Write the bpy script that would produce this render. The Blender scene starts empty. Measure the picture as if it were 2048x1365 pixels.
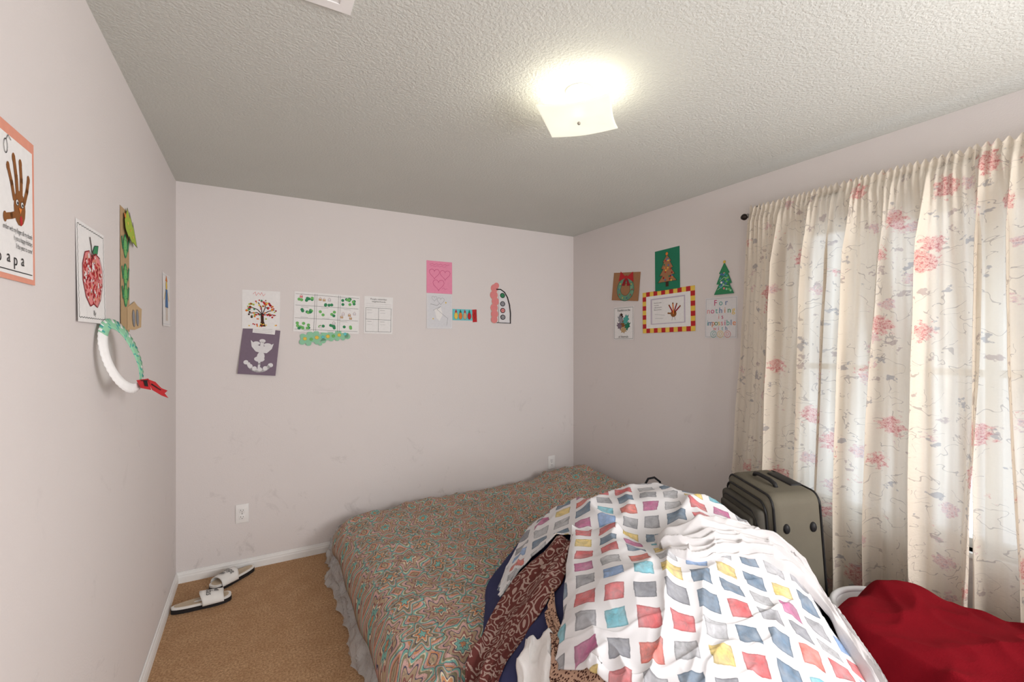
import bpy, bmesh, math, random
import numpy as np
from mathutils import Vector, Matrix, noise
random.seed(7)
scene=bpy.context.scene
COL=scene.collection
scene.view_settings.view_transform='Standard'
scene.view_settings.look='None'

# ------------------------------------------------------------------ helpers
def lin(c):
    r=[]
    for v in c[:3]:
        v=v/255.0
        r.append(v/12.92 if v<=.04045 else ((v+.055)/1.055)**2.4)
    return (r[0],r[1],r[2],1.0)

class NT:
    def __init__(s,name):
        s.m=bpy.data.materials.new(name); s.m.use_nodes=True
        s.t=s.m.node_tree; s.b=s.t.nodes['Principled BSDF']; s.out=s.t.nodes['Material Output']
    def node(s,k,**kw):
        n=s.t.nodes.new(k)
        for a,v in kw.items(): setattr(n,a,v)
        return n
    def put(s,sock,v):
        if v is None: return
        if isinstance(v,bpy.types.NodeSocket): s.t.links.new(v,sock)
        else:
            try: sock.default_value=v
            except Exception: sock.default_value=(v,v,v)
    def math(s,op,a,b=None,c=None,clamp=False):
        n=s.node('ShaderNodeMath',operation=op); n.use_clamp=clamp
        s.put(n.inputs[0],a); s.put(n.inputs[1],b); s.put(n.inputs[2],c); return n.outputs[0]
    def vmath(s,op,a,b=None):
        n=s.node('ShaderNodeVectorMath',operation=op); s.put(n.inputs[0],a)
        if b is not None: s.put(n.inputs[1],b)
        return n.outputs['Value'] if op in('LENGTH','DOT_PRODUCT','DISTANCE') else n.outputs[0]
    def mix(s,f,a,b,mode='MIX'):
        n=s.node('ShaderNodeMix',data_type='RGBA',blend_type=mode)
        s.put(n.inputs[0],f); s.put(n.inputs[6],a); s.put(n.inputs[7],b); return n.outputs[2]
    def noise(s,vec,scale,detail=3,rough=.5,dist=0,color=False):
        n=s.node('ShaderNodeTexNoise'); s.put(n.inputs['Vector'],vec)
        n.inputs['Scale'].default_value=scale; n.inputs['Detail'].default_value=detail
        n.inputs['Roughness'].default_value=rough; n.inputs['Distortion'].default_value=dist
        return n.outputs['Color'] if color else n.outputs['Fac']
    def vor(s,vec,scale,rand=1.0,feature='F1'):
        n=s.node('ShaderNodeTexVoronoi',feature=feature); s.put(n.inputs['Vector'],vec)
        n.inputs['Scale'].default_value=scale
        n.inputs['Randomness'].default_value=rand
        return n
    def ramp(s,f,stops,interp='LINEAR'):
        n=s.node('ShaderNodeValToRGB'); n.color_ramp.interpolation=interp
        e=n.color_ramp.elements
        while len(e)>1: e.remove(e[-1])
        e[0].position=stops[0][0]; e[0].color=stops[0][1]
        for p,c in stops[1:]:
            k=e.new(p); k.color=c
        s.put(n.inputs[0],f); return n.outputs[0]
    def uv(s): return s.node('ShaderNodeTexCoord').outputs['UV']
    def obj(s): return s.node('ShaderNodeTexCoord').outputs['Object']
    def sep(s,v):
        n=s.node('ShaderNodeSeparateXYZ'); s.put(n.inputs[0],v); return n.outputs
    def comb(s,x,y,z=0):
        n=s.node('ShaderNodeCombineXYZ'); s.put(n.inputs[0],x); s.put(n.inputs[1],y); s.put(n.inputs[2],z); return n.outputs[0]
    def bump(s,h,strength=.3,dist=.01):
        n=s.node('ShaderNodeBump'); n.inputs['Strength'].default_value=strength; n.inputs['Distance'].default_value=dist
        s.put(n.inputs['Height'],h); s.put(s.b.inputs['Normal'],n.outputs[0]); return n.outputs[0]
    def base(s,c,rough=.8,spec=.3):
        s.put(s.b.inputs['Base Color'],c); s.b.inputs['Roughness'].default_value=rough
        s.b.inputs['Specular IOR Level'].default_value=spec
        return s.m

MC={}
def flat(name,rgb,rough=.8,var=.06,scale=30,bump=0,bscale=200,spec=.3,metal=0):
    if name in MC: return MC[name]
    n=NT(name); o=n.obj(); f=n.noise(o,scale,3)
    c=lin(rgb); d=tuple(max(0,x*(1-var*2)) for x in c[:3])+(1,); e=tuple(min(1,x*(1+var)) for x in c[:3])+(1,)
    n.base(n.mix(f,d,e),rough,spec); n.b.inputs['Metallic'].default_value=metal
    if bump: n.bump(n.noise(o,bscale,3),bump,.003)
    MC[name]=n.m; return n.m

def mesh_obj(name,verts,faces,mats,mi=None,uvs=None,parent=None,smooth=True,loc=None):
    me=bpy.data.meshes.new(name); me.from_pydata([tuple(v) for v in verts],[],faces)
    for m in (mats if isinstance(mats,(list,tuple)) else [mats]): me.materials.append(m)
    if mi is not None: me.polygons.foreach_set('material_index',mi)
    if uvs is not None:
        l=me.uv_layers.new(name='UVMap')
        vi=np.zeros(len(me.loops),dtype=np.int32); me.loops.foreach_get('vertex_index',vi)
        l.data.foreach_set('uv',np.array(uvs,dtype=np.float32)[vi].ravel())
    me.polygons.foreach_set('use_smooth',[smooth]*len(me.polygons))
    me.update()
    o=bpy.data.objects.new(name,me); COL.objects.link(o)
    if loc is not None:
        me.transform(Matrix.Translation(-Vector(loc))); o.location=loc
    if parent is not None: o.parent=parent
    return o
def empty(name,loc=(0,0,0),rz=0):
    o=bpy.data.objects.new(name,None); o.empty_display_size=.05; o.location=loc; o.rotation_euler=(0,0,rz); COL.objects.link(o); return o
def tag(o,label,cat,group=None,kind=None):
    o['label']=label; o['category']=cat
    if group: o['group']=group
    if kind: o['kind']=kind
    return o
def rbox(name,x0,x1,y0,y1,z0,z1,mat,bev=.005,seg=2,parent=None):
    bm=bmesh.new(); bmesh.ops.create_cube(bm,size=1)
    for v in bm.verts: v.co=Vector(((x0+x1)/2+v.co.x*(x1-x0),(y0+y1)/2+v.co.y*(y1-y0),(z0+z1)/2+v.co.z*(z1-z0)))
    if bev>0: bmesh.ops.bevel(bm,geom=list(bm.edges),offset=bev,segments=seg,affect='EDGES',profile=.5)
    me=bpy.data.meshes.new(name); bm.to_mesh(me); bm.free(); me.materials.append(mat)
    me.polygons.foreach_set('use_smooth',[bev>0]*len(me.polygons))
    o=bpy.data.objects.new(name,me); COL.objects.link(o)
    if parent is not None: o.parent=parent
    return o
def boxes(name,bl,mat,kind='structure'):
    v=[];f=[]
    for (x0,x1,y0,y1,z0,z1) in bl:
        b=len(v); v+=[(x,y,z) for x in(x0,x1) for y in(y0,y1) for z in(z0,z1)]
        f+=[tuple(b+i for i in q) for q in [(0,1,3,2),(4,6,7,5),(0,4,5,1),(2,3,7,6),(0,2,6,4),(1,5,7,3)]]
    o=mesh_obj(name,v,f,mat,smooth=False)
    if kind: o['kind']=kind
    return o
def tube(name,pts,r,mat,parent=None,n=10,closed=False,radii=None):
    pts=[Vector(p) for p in pts]; V=[];Fc=[]
    N=len(pts); up=Vector((0,0,1))
    for i,p in enumerate(pts):
        a=pts[(i-1)%N] if (closed or i>0) else p; b=pts[(i+1)%N] if (closed or i<N-1) else p
        t=(b-a).normalized(); s=t.cross(up)
        if s.length<.05: s=t.cross(Vector((1,0,0)))
        s.normalize(); q=s.cross(t)
        rr=radii[i] if radii else r
        for k in range(n):
            an=2*math.pi*k/n; V.append(p+s*math.cos(an)*rr+q*math.sin(an)*rr)
    for i in range(N if closed else N-1):
        for k in range(n):
            j=(i+1)%N; Fc.append((i*n+k,i*n+(k+1)%n,j*n+(k+1)%n,j*n+k))
    if not closed:
        Fc.append(tuple(range(n))[::-1]); Fc.append(tuple((N-1)*n+k for k in range(n)))
    return mesh_obj(name,V,Fc,mat,parent=parent)
def lathe(name,prof,mat,n=32,parent=None,loc=(0,0,0)):
    V=[];Fc=[]
    for r,z in prof:
        for k in range(n):
            a=2*math.pi*k/n; V.append((r*math.cos(a),r*math.sin(a),z))
    for i in range(len(prof)-1):
        for k in range(n): Fc.append((i*n+k,i*n+(k+1)%n,(i+1)*n+(k+1)%n,(i+1)*n+k))
    o=mesh_obj(name,V,Fc,mat,parent=parent); o.location=loc; return o
def nz(x,y,z=0): return noise.noise(Vector((x,y,z)))
def rdg(x,y,z=0,p=3): return max(0,1-1.9*abs(nz(x,y,z)))**p

W_,D0,D1,HT=2.994,-.63,3.392,2.44

# ------------------------------------------------------------------ structure materials
def wall_mat(name,rgb):
    n=NT(name); o=n.obj()
    big=n.noise(o,1.3,3); c=lin(rgb); c2=tuple(x*.95 for x in c[:3])+(1,)
    col=n.mix(big,c2,c)
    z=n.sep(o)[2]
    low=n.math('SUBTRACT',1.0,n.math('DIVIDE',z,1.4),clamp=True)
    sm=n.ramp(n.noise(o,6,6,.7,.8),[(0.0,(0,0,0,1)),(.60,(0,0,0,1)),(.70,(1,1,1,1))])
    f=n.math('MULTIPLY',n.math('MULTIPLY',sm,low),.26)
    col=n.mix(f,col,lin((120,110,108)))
    n.base(col,.75,.25); n.bump(n.noise(o,170,2),.25,.002); return n.m
m_wall=wall_mat('painted_wall',(228,221,219))
n=NT('textured_ceiling'); o=n.obj()
hh=n.ramp(n.noise(o,95,3,.55,.3),[(.36,(0,0,0,1)),(.64,(1,1,1,1))])
n.base(n.mix(n.noise(o,2,2),lin((204,205,199)),lin((210,211,205))),.9,.1); n.bump(hh,.38,.0035); m_ceil=n.m
n=NT('tan_carpet'); o=n.obj()
c=n.mix(n.ramp(n.noise(o,110,4,.8),[(.32,(0,0,0,1)),(.68,(1,1,1,1))]),lin((142,102,70)),lin((236,196,154)))
c=n.mix(n.ramp(n.noise(o,9,4,.6),[(.35,(0,0,0,1)),(.7,(.4,.4,.4,1))]),c,lin((166,122,84)))
n.base(c,.95,.1); n.bump(n.noise(o,130,4,.8),.8,.008); m_carpet=n.m
m_white=flat('white_trim_paint',(240,239,237),.45,.02)
m_plast=flat('white_plastic',(242,240,238),.4,.02)
m_slot=flat('dark_slot',(60,55,55),.6)

floor=boxes('floor',[(-.1,W_+.1,D0-.1,D1+.1,-.06,0)],m_carpet)
ceil=boxes('ceiling',[(-.1,W_+.1,D0-.1,D1+.1,HT,HT+.06)],m_ceil)
boxes('wall_left',[(-.1,0,D0-.1,D1+.1,0,HT)],m_wall)
boxes('wall_back',[(0,W_,D1,D1+.1,0,HT)],m_wall)
WY0,WY1,WZ0,WZ1=-.12,1.42,.60,2.08
boxes('wall_right',[(W_,W_+.12,D0-.1,WY0,0,HT),(W_,W_+.12,WY1,D1+.1,0,HT),(W_,W_+.12,WY0,WY1,0,WZ0),(W_,W_+.12,WY0,WY1,WZ1,HT)],m_wall)
DX0,DX1,DZ=.12,1.02,2.05
FX0,FX1,FZ0,FZ1=1.50,2.80,.85,2.10  # opening added in the unseen front wall to let fill light in
boxes('wall_front',[(0,DX0,D0-.1,D0,0,HT),(DX1,FX0,D0-.1,D0,0,HT),(DX0,DX1,D0-.1,D0,DZ,HT),(FX1,W_,D0-.1,D0,0,HT),(FX0,FX1,D0-.1,D0,0,FZ0),(FX0,FX1,D0-.1,D0,FZ1,HT)],m_wall)
def baseboard(name,p0,p1,inw):
    p0=Vector(p0);p1=Vector(p1);inw=Vector(inw)
    prof=[(0.001,0.0),(.014,0),(.014,.036),(.012,.042),(.012,.05),(.009,.054),(.007,.064),(.001,.066)]
    V=[];Fc=[]
    for p in (p0,p1):
        for d,z in prof: V.append(p+inw*d+Vector((0,0,z)))
    k=len(prof)
    for i in range(k-1): Fc.append((i,i+1,k+i+1,k+i))
    o=mesh_obj(name,V,Fc,m_white,smooth=False); o['kind']='structure'
baseboard('baseboard_left',(0,D0,0),(0,D1,0),(1,0,0))
baseboard('baseboard_back',(0,D1,0),(W_,D1,0),(0,-1,0))
baseboard('baseboard_right',(W_,D0,0),(W_,D1,0),(-1,0,0))
baseboard('baseboard_front',(DX1,D0,0),(W_,D0,0),(0,1,0))

# windows
fx=W_+.05
win=boxes('window_1',[(fx,fx+.05,WY0,WY0+.04,WZ0,WZ1),(fx,fx+.05,WY1-.04,WY1,WZ0,WZ1),(fx,fx+.05,WY0,WY1,WZ0,WZ0+.04),(fx,fx+.05,WY0,WY1,WZ1-.04,WZ1),
 (fx,fx+.05,.63,.67,WZ0,WZ1),(fx+.01,fx+.04,WY0,WY1,1.32,1.35)],m_white)
n=NT('window_glass'); n.base((1,1,1,1),.0); n.b.inputs['Transmission Weight'].default_value=1; n.b.inputs['IOR'].default_value=1.02; m_glass=n.m
g=mesh_obj('pane',[(fx+.025,WY0+.04,WZ0+.04),(fx+.025,WY1-.04,WZ0+.04),(fx+.025,WY1-.04,WZ1-.04),(fx+.025,WY0+.04,WZ1-.04)],[(0,1,2,3)],m_glass,parent=win,smooth=False)
boxes('trim_1',[(W_-.02,W_+.06,WY0-.02,WY1+.02,WZ0-.02,WZ0)],m_white)
fy=D0-.06
boxes('added_window',[(FX0,FX0+.04,fy-.03,fy+.02,FZ0,FZ1),(FX1-.04,FX1,fy-.03,fy+.02,FZ0,FZ1),(FX0,FX1,fy-.03,fy+.02,FZ0,FZ0+.04),(FX0,FX1,fy-.03,fy+.02,FZ1-.04,FZ1)],m_white)  # unseen frame, added around the opening for the front fill lamp

# ------------------------------------------------------------------ curtains
n=NT('floral_curtain_fabric'); u=n.uv()
dist=n.vmath('SCALE',n.vmath('SUBTRACT',n.noise(u,14,2,color=True),(.5,.5,.5)))
dist.node.inputs['Scale'].default_value=.03
ud=n.vmath('ADD',u,dist)
base=lin((230,219,203))
def flowers(scale,off,r,keepv,ns=42,na=.42):
    v1=n.vor(n.vmath('ADD',ud,off),scale,.85); d1=v1.outputs['Distance']
    pet=n.math('ADD',d1,n.math('MULTIPLY',n.math('SUBTRACT',n.noise(u,ns,3),.5),na))
    m=n.ramp(pet,[(0,(1,1,1,1)),(r,(1,1,1,1)),(r+.06,(0,0,0,1))])
    m=n.math('MULTIPLY',m,n.math('GREATER_THAN',n.sep(v1.outputs['Color'])[0],keepv)); return m,d1
fl,d1=flowers(5.6,(0,0,0),.215,.08,55,.5)
fl2,d2=flowers(8.2,(3.1,1.7,0),.18,.20,70,.5)
sp1,d3=flowers(12,(7.7,2.3,0),.14,.20,60,.75)
sp2,d4=flowers(9,(1.7,9.3,0),.10,.10,44,.95)
redv=n.ramp(n.noise(u,90,3,.7),[(.38,lin((190,92,96))),(.46,lin((218,146,140))),(.54,lin((234,202,190))),(.62,lin((204,120,120)))])
pinkv=n.ramp(n.noise(u,95,3,.7),[(.38,lin((198,136,138))),(.5,lin((228,198,192))),(.62,lin((180,152,164)))])
col=n.mix(n.math('MULTIPLY',sp2,.62),base,lin((140,136,144)))
col=n.mix(n.math('MULTIPLY',sp1,.6),col,lin((166,142,140)))
nn=n.noise(ud,12,2,.5,.7); line=n.math('LESS_THAN',n.math('ABSOLUTE',n.math('SUBTRACT',nn,.5)),.008)
line=n.math('MULTIPLY',line,n.math('GREATER_THAN',n.noise(u,16,2),.47))
col=n.mix(n.math('MULTIPLY',line,.5),col,lin((140,124,120)))
col=n.mix(n.math('MULTIPLY',fl2,.75),col,pinkv)
col=n.mix(n.math('MULTIPLY',fl,.85),col,redv)
n.base(col,.9,.1)
nrm=n.bump(n.math('ADD',n.noise(u,90,3),n.noise(u,25,2)),.45,.006)
us=n.sep(u)
thin=n.ramp(n.noise(n.comb(n.math('MULTIPLY',us[0],6.5),n.math('MULTIPLY',us[1],.30)),1.0,3,.6),[(.44,(0,0,0,1)),(.60,(1,1,1,1))])
tr=n.node('ShaderNodeBsdfTranslucent'); n.put(tr.inputs[0],n.mix(.10,col,(1,1,1,1)))
tp=n.node('ShaderNodeBsdfTransparent')
mx=n.node('ShaderNodeMixShader'); n.put(mx.inputs[0],n.math('ADD',.17,n.math('MULTIPLY',thin,.33))); n.t.links.new(n.b.outputs[0],mx.inputs[1]); n.t.links.new(tr.outputs[0],mx.inputs[2])
mx2=n.node('ShaderNodeMixShader'); n.put(mx2.inputs[0],n.math('ADD',.01,n.math('MULTIPLY',thin,.09))); n.t.links.new(mx.outputs[0],mx2.inputs[1]); n.t.links.new(tp.outputs[0],mx2.inputs[2])
n.t.links.new(mx2.outputs[0],n.out.inputs[0]); m_curt=n.m
ROD_X,ROD_Z=2.908,2.195
def curtain(y0,y1,flare0,flare1,seed,nf,label):
    NU,NV=400,50; V=[];UV=[];Fc=[]
    z_top,z_bot=2.24,.05
    for j in range(NV+1):
        s=(j/NV)**1.15; z=z_top+(z_bot-z_top)*s
        dpt=max(0,(ROD_Z-z))
        for i in range(NU+1):
            f=i/NU; y=y0+(y1-y0)*f
            yy=y+(flare0*(1-f)+flare1*f)*min(1,dpt/1.5)
            wob=nz(f*3.3+seed,s*.9,seed)
            ph=f*nf*2*math.pi+wob*7
            big=math.sin(ph)*.8+.5*math.sin(ph*.53+2+seed)+.35*math.sin(2*ph+1)
            sm=math.sin(f*36*2*math.pi+3*nz(f*9,s*.6,seed))
            grow=min(1,dpt/.3)
            A=(.040)*grow*(0.85+.7*nz(f*5,s*1.2,seed+3))
            x=ROD_X-.022+A*big+ (.006-.003*grow)*sm*(1 if dpt>.02 else .5)+.010*nz(f*22,s*10,seed)*grow
            if z>ROD_Z-.02: x=ROD_X-.0135+.0035*sm
            if z>ROD_Z+.015: x+=.010
            yy+=.020*math.cos(ph)*grow
            zz=z+(.010*sm+.008*nz(f*40,seed) if j==0 else 0)+(.02*nz(f*6,seed) if j==NV else 0)
            V.append((min(x,2.978),yy,zz)); UV.append((f*abs(y1-y0)*1.35+seed,z))
    w=NU+1
    for j in range(NV):
        for i in range(NU): Fc.append((j*w+i,j*w+i+1,(j+1)*w+i+1,(j+1)*w+i))
    o=mesh_obj('curtain',V,Fc,m_curt,uvs=UV,loc=(ROD_X,(y0+y1)/2,0.05))
    tag(o,label,'curtain',group='floral window curtains'); return o
curtain(1.605,.66,.085,0,1.3,6.5,'sheer cream floral curtain panel flaring beside the suitcase')
curtain(.668,-.40,0.0,-.05,5.7,7,'sheer cream floral curtain panel hanging behind the red blanket')
m_rod=flat('dark_bronze',(50,42,38),.4,.05,metal=.6)
rod=empty('curtain_rod',(ROD_X,.6,ROD_Z))
def loc(o,p): 
    return tuple(Vector(p)-Vector(o.location))
tube('rod',[loc(rod,(ROD_X,1.62,ROD_Z)),loc(rod,(ROD_X,-.46,ROD_Z))],.007,m_rod,rod)
fin=lathe('finial',[(0.001,-.022),(.010,-.018),(.017,-.008),(.019,0),(.017,.008),(.010,.016),(.006,.02),(.010,.026),(.010,.034),(.001,.035)],m_rod,16,rod); fin.location=loc(rod,(ROD_X,1.64,ROD_Z)); fin.rotation_euler=(math.pi/2,0,0)
fin2=fin.copy(); COL.objects.link(fin2); fin2.parent=rod; fin2.location=loc(rod,(ROD_X,-.48,ROD_Z)); fin2.rotation_euler=(-math.pi/2,0,0)
m_brk=flat('grey_metal',(120,116,112),.4,.05,metal=.5)
for yb in (1.612,-.44):
    tube('bracket',[loc(rod,p) for p in [(2.99,yb,ROD_Z+.035),(2.96,yb,ROD_Z+.04),(2.93,yb,ROD_Z+.02),(ROD_X,yb,ROD_Z-.012),(ROD_X-.014,yb,ROD_Z+.01)]],.006,m_brk,rod)
    rbox('bracket_plate',2.985-ROD_X,2.993-ROD_X,yb-.012-.6,yb+.012-.6,.0,.07,m_brk,.003,1,rod)
tag(rod,'dark bronze curtain rod with round finials and wall brackets','curtain rod')

# ------------------------------------------------------------------ ceiling light
lamp=empty('ceiling_light',(1.51,1.40,HT))
n=NT('glowing_glass'); n.base(lin((150,148,138)),.5)
gz=n.noise(n.obj(),9,2)
n.put(n.b.inputs['Emission Color'],n.mix(gz,lin((255,249,222)),lin((255,254,240)))); n.b.inputs['Emission Strength'].default_value=.88; m_glow=n.m
m_nub=flat('brushed_nickel',(175,168,158),.4,.05,metal=.4)
lathe('canopy',[(.001,-.035),(.035,-.035),(.045,-.03),(.05,-.02),(.052,-.001)],m_plast,28,lamp)
tube('stem',[(0,0,-.03),(0,0,-.118)],.006,m_plast,lamp,8)
NG=24;V=[];Fc=[]
for j in range(NG+1):
    for i in range(NG+1):
        a=i/NG*2-1;b=j/NG*2-1
        x=a*.136*(1-.05*(1-b*b)*abs(a)**3);y=b*.136*(1-.05*(1-a*a)*abs(b)**3)
        z=-.118+.005*(a*a+b*b)+.008*abs(a*b)**1.5
        V.append((x,y,z))
for j in range(NG):
    for i in range(NG): q=j*(NG+1)+i; Fc.append((q,q+1,q+NG+2,q+NG+1))
sh=mesh_obj('glass_shade',V,Fc,m_glow,parent=lamp); sh.rotation_euler=(0,0,math.radians(43))
md=sh.modifiers.new('s','SOLIDIFY'); md.thickness=.005
lathe('finial',[(.001,-.133),(.005,-.132),(.007,-.127),(.005,-.123),(.008,-.121),(.008,-.117)],m_nub,16,lamp)
tag(lamp,'lit square bent-glass flush ceiling light','ceiling light')
pl=bpy.data.lights.new('bulb','POINT'); pl.energy=4.8; pl.color=(1,.94,.76); pl.shadow_soft_size=.05
plo=bpy.data.objects.new('bulb_light',pl); plo.location=(1.51,1.40,HT-.095); COL.objects.link(plo)

# ceiling register
reg=empty('ceiling_vent',(.48,1.285,HT))
bl=[(-.184,.184,-.11,-.08),(-.184,.184,.08,.11),(-.184,-.15,-.08,.08),(.15,.184,-.08,.08)]
fo=boxes('frame',[(a,b,c_,d_,-.012,-.001) for a,b,c_,d_ in bl],m_plast,None); fo.parent=reg
sl=boxes('slats',[(-.15,.15,-.075+.02*i,-.062+.02*i,-.009,-.004) for i in range(8)],m_plast,None); sl.parent=reg
tag(reg,'white metal air vent register on the ceiling','air vent')

# ------------------------------------------------------------------ outlets
def outlet(x,z,label):
    o=empty('wall_outlet',(x,D1,z))
    rbox('cover_plate',-.037,.037,-.007,-.0005,-.06,.06,m_plast,.004,2,o)
    for s in (-.021,.021):
        r=rbox('receptacle',-.017,.017,-.0095,-.006,s-.014,s+.014,m_plast,.003,2,o)
        sl=boxes('slots',[(-.008,-.006,-.0102,-.0096,s-.002,s+.007),(.005,.007,-.0102,-.0096,s-.002,s+.006),(-.002,.002,-.0102,-.0096,s-.010,s-.006)],m_slot,None); sl.parent=r
    sc=lathe('screw',[(.001,.0015),(.003,.001),(.0035,0)],m_brk,10,o,(0,-.007,0)); sc.rotation_euler=(math.pi/2,0,0)
    tag(o,label,'wall outlet',group='duplex wall outlets')
outlet(.345,.361,'white duplex outlet above the bare carpet')
outlet(2.745,.375,'white duplex outlet above the bed')

# ------------------------------------------------------------------ papers & drawings
PC={'white':(240,238,237),'black':(35,32,34),'salmon':(228,156,134),'brown':(140,88,45),'red':(190,45,50),'green':(60,140,95),'lime':(170,192,70),'kraft':(190,160,120),
 'mauve':(126,110,126),'mint':(150,205,170),'yellow':(235,200,90),'pink':(240,150,180),'magenta':(200,70,120),'grey':(150,150,155),'lgrey':(222,222,226),'teal':(80,170,160),
 'dgreen':(40,125,95),'orange':(225,130,60),'blue':(80,120,170),'trunk':(70,45,35),'rose':(228,140,140),'skin':(200,190,205),'cyan':(110,200,205),'tan':(205,175,135),'card':(165,120,85),'dred':(150,30,40),'lgreen':(120,190,110),'wt2':(228,226,228)}
def pm(k): return flat('paper_'+k,PC[k],.85,.04,60)
class Sk:
    def __init__(s,w,h): s.w=w;s.h=h;s.V=[];s.F=[];s.M=[];s.mats=[];s.L=0;s.k=0
    def mi(s,k):
        if k not in s.mats: s.mats.append(k)
        return s.mats.index(k)
    def dep(s): s.k+=1; return s.L*.0006+(s.k%7)*.00007
    def raw(s,pts,k,d=None):
        if d is None: d=s.dep()
        b=len(s.V)
        ar=sum(pts[i][0]*pts[(i+1)%len(pts)][1]-pts[(i+1)%len(pts)][0]*pts[i][1] for i in range(len(pts)))
        if ar<0: pts=pts[::-1]
        s.V+=[(x,y,d) for x,y in pts]; s.F.append(tuple(range(b,b+len(pts)))); s.M.append(s.mi(k))
    def P(s,u,v): return ((u-.5)*s.w,(v-.5)*s.h)
    def poly(s,pts,k): s.raw([s.P(u,v) for u,v in pts],k)
    def rect(s,u0,v0,u1,v1,k): s.poly([(u0,v0),(u1,v0),(u1,v1),(u0,v1)],k)
    def stroke(s,pts,wd,k,closed=False):
        p=[s.P(*q) for q in pts]; d=s.dep()
        if closed: p=p+[p[0]]
        for a,b in zip(p[:-1],p[1:]):
            dx,dy=b[0]-a[0],b[1]-a[1]; l=math.hypot(dx,dy)
            if l<1e-6: continue
            dx/=l;dy/=l; e=wd*.4; nx,ny=-dy*wd/2,dx*wd/2
            s.raw([(a[0]-dx*e+nx,a[1]-dy*e+ny),(a[0]-dx*e-nx,a[1]-dy*e-ny),(b[0]+dx*e-nx,b[1]+dy*e-ny),(b[0]+dx*e+nx,b[1]+dy*e+ny)],k,d)
    def disc(s,u,v,rx,k,ry=None,rot=0,n=14,out=None,ow=.002):
        ry=ry or rx; cx,cy=s.P(u,v); pts=[]
        for i in range(n):
            a=2*math.pi*i/n; x=rx*math.cos(a);y=ry*math.sin(a)
            pts.append((cx+x*math.cos(rot)-y*math.sin(rot),cy+x*math.sin(rot)+y*math.cos(rot)))
        if k: s.raw(pts,k)
        if out: s.stroke([(x/s.w+.5,y/s.h+.5) for x,y in pts],ow,out,True)
    def lay(s): s.L+=1
    def text(s,t,u,v,size,k,al='CENTER',rot=0,sx=1):
        c=bpy.data.curves.new('t','FONT'); c.body=t; c.size=size; c.align_x=al; c.resolution_u=3
        o=bpy.data.objects.new('t',c); COL.objects.link(o)
        dg=bpy.context.evaluated_depsgraph_get(); me=o.evaluated_get(dg).to_mesh()
        cx,cy=s.P(u,v); d=s.L*.0006+.0002; b=len(s.V); ca,sa=math.cos(rot),math.sin(rot)
        for q in me.vertices:
            x,y=q.co.x*sx,q.co.y; s.V.append((cx+x*ca-y*sa,cy+x*sa+y*ca,d))
        for q in me.polygons: s.F.append(tuple(b+i for i in q.vertices)); s.M.append(s.mi(k))
        o.evaluated_get(dg).to_mesh_clear(); bpy.data.objects.remove(o); bpy.data.curves.remove(c)
    def build(s,name,label,wall,h,z,rot=0,tilt=.0,off=.0008,yaw=0,cat='drawing',group='paper crafts taped to the walls'):
        ax={'B':(Vector((1,0,0)),Vector((0,-1,0)),Vector((h,D1,z))),'L':(Vector((0,1,0)),Vector((1,0,0)),Vector((0,h,z))),'R':(Vector((0,-1,0)),Vector((-1,0,0)),Vector((W_,h,z)))}[wall]
        r,ou,c=ax; up=Vector((0,0,1)); ca,sa=math.cos(rot),math.sin(rot); V=[]
        for x,y,d in s.V:
            w=off+d+tilt*(s.h/2-y)+yaw*(x+s.w/2 if yaw>0 else x-s.w/2)
            X=x*ca-y*sa; Y=x*sa+y*ca
            V.append(r*X+up*Y+ou*w)
        me=bpy.data.meshes.new(name); me.from_pydata([tuple(v) for v in V],[],s.F)
        for k in s.mats: me.materials.append(pm(k))
        me.polygons.foreach_set('material_index',s.M); me.update()
        o=bpy.data.objects.new(name,me); o.location=c; COL.objects.link(o)
        return tag(o,label,cat,group=group)
def circ(u,v,ru,rv,n=18,a0=0,a1=2*math.pi):
    return [(u+ru*math.cos(a0+(a1-a0)*i/n),v+rv*math.sin(a0+(a1-a0)*i/n)) for i in range(n+1)]
def heart(u,v,s_,sy=1):
    r=[]
    for i in range(20):
        t=2*math.pi*i/20; r.append((u+s_*math.sin(t)**3,v+s_*sy*(13*math.cos(t)-5*math.cos(2*t)-2*math.cos(3*t)-math.cos(4*t))/16))
    return r

# L1 turkey handprint
k=Sk(.245,.305); k.rect(0,0,1,1,'salmon'); k.lay(); k.rect(0,.035,.955,.925,'white'); k.lay()
k.disc(.70,.49,.026,'brown',.036)
for (bu,bv,tu,tv,wd) in [(.60,.54,.50,.72,.012),(.66,.57,.60,.80,.013),(.73,.58,.72,.79,.013),(.79,.55,.87,.72,.012),(.64,.44,.44,.39,.013)]:
    k.stroke([(bu,bv),((bu+tu)/2+.01,(bv+tv)/2),(tu,tv)],wd,'brown'); k.disc(tu,tv,wd/2*1.1,'brown',wd*.8)
k.lay(); k.disc(.65,.52,.006,'white',out='black',ow=.001); k.disc(.74,.52,.006,'white',out='black',ow=.001); k.disc(.655,.518,.003,'black');k.disc(.745,.518,.003,'black')
k.poly([(.67,.49),(.73,.49),(.70,.45)],'orange'); k.disc(.72,.41,.006,'red',.010)
k.text('ember with my fingers & my thumb',.93,.315,.0145,'black','RIGHT',sx=.62); k.text('h you a happy Holidays',.93,.265,.0145,'black','RIGHT',sx=.62); k.text('ll the years to come!',.93,.215,.0145,'black','RIGHT',sx=.62)
k.stroke([(.1,.07),(.3,.06),(.6,.062),(.92,.065)],.0018,'black')
for t_,uu,vv in [('p',.34,.10),('a',.49,.11),('p',.61,.10),('a',.74,.11)]: k.text(t_,uu,vv,.034,'black')
k.stroke(circ(.46,.84,.03,.045,12),.0016,'black'); k.stroke([(.47,.885),(.50,.92),(.55,.90)],.0014,'black')
k.build('handprint_drawing','salmon-bordered sheet with a brown turkey handprint and verse','L',1.248,1.743,0,.008)
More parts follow.
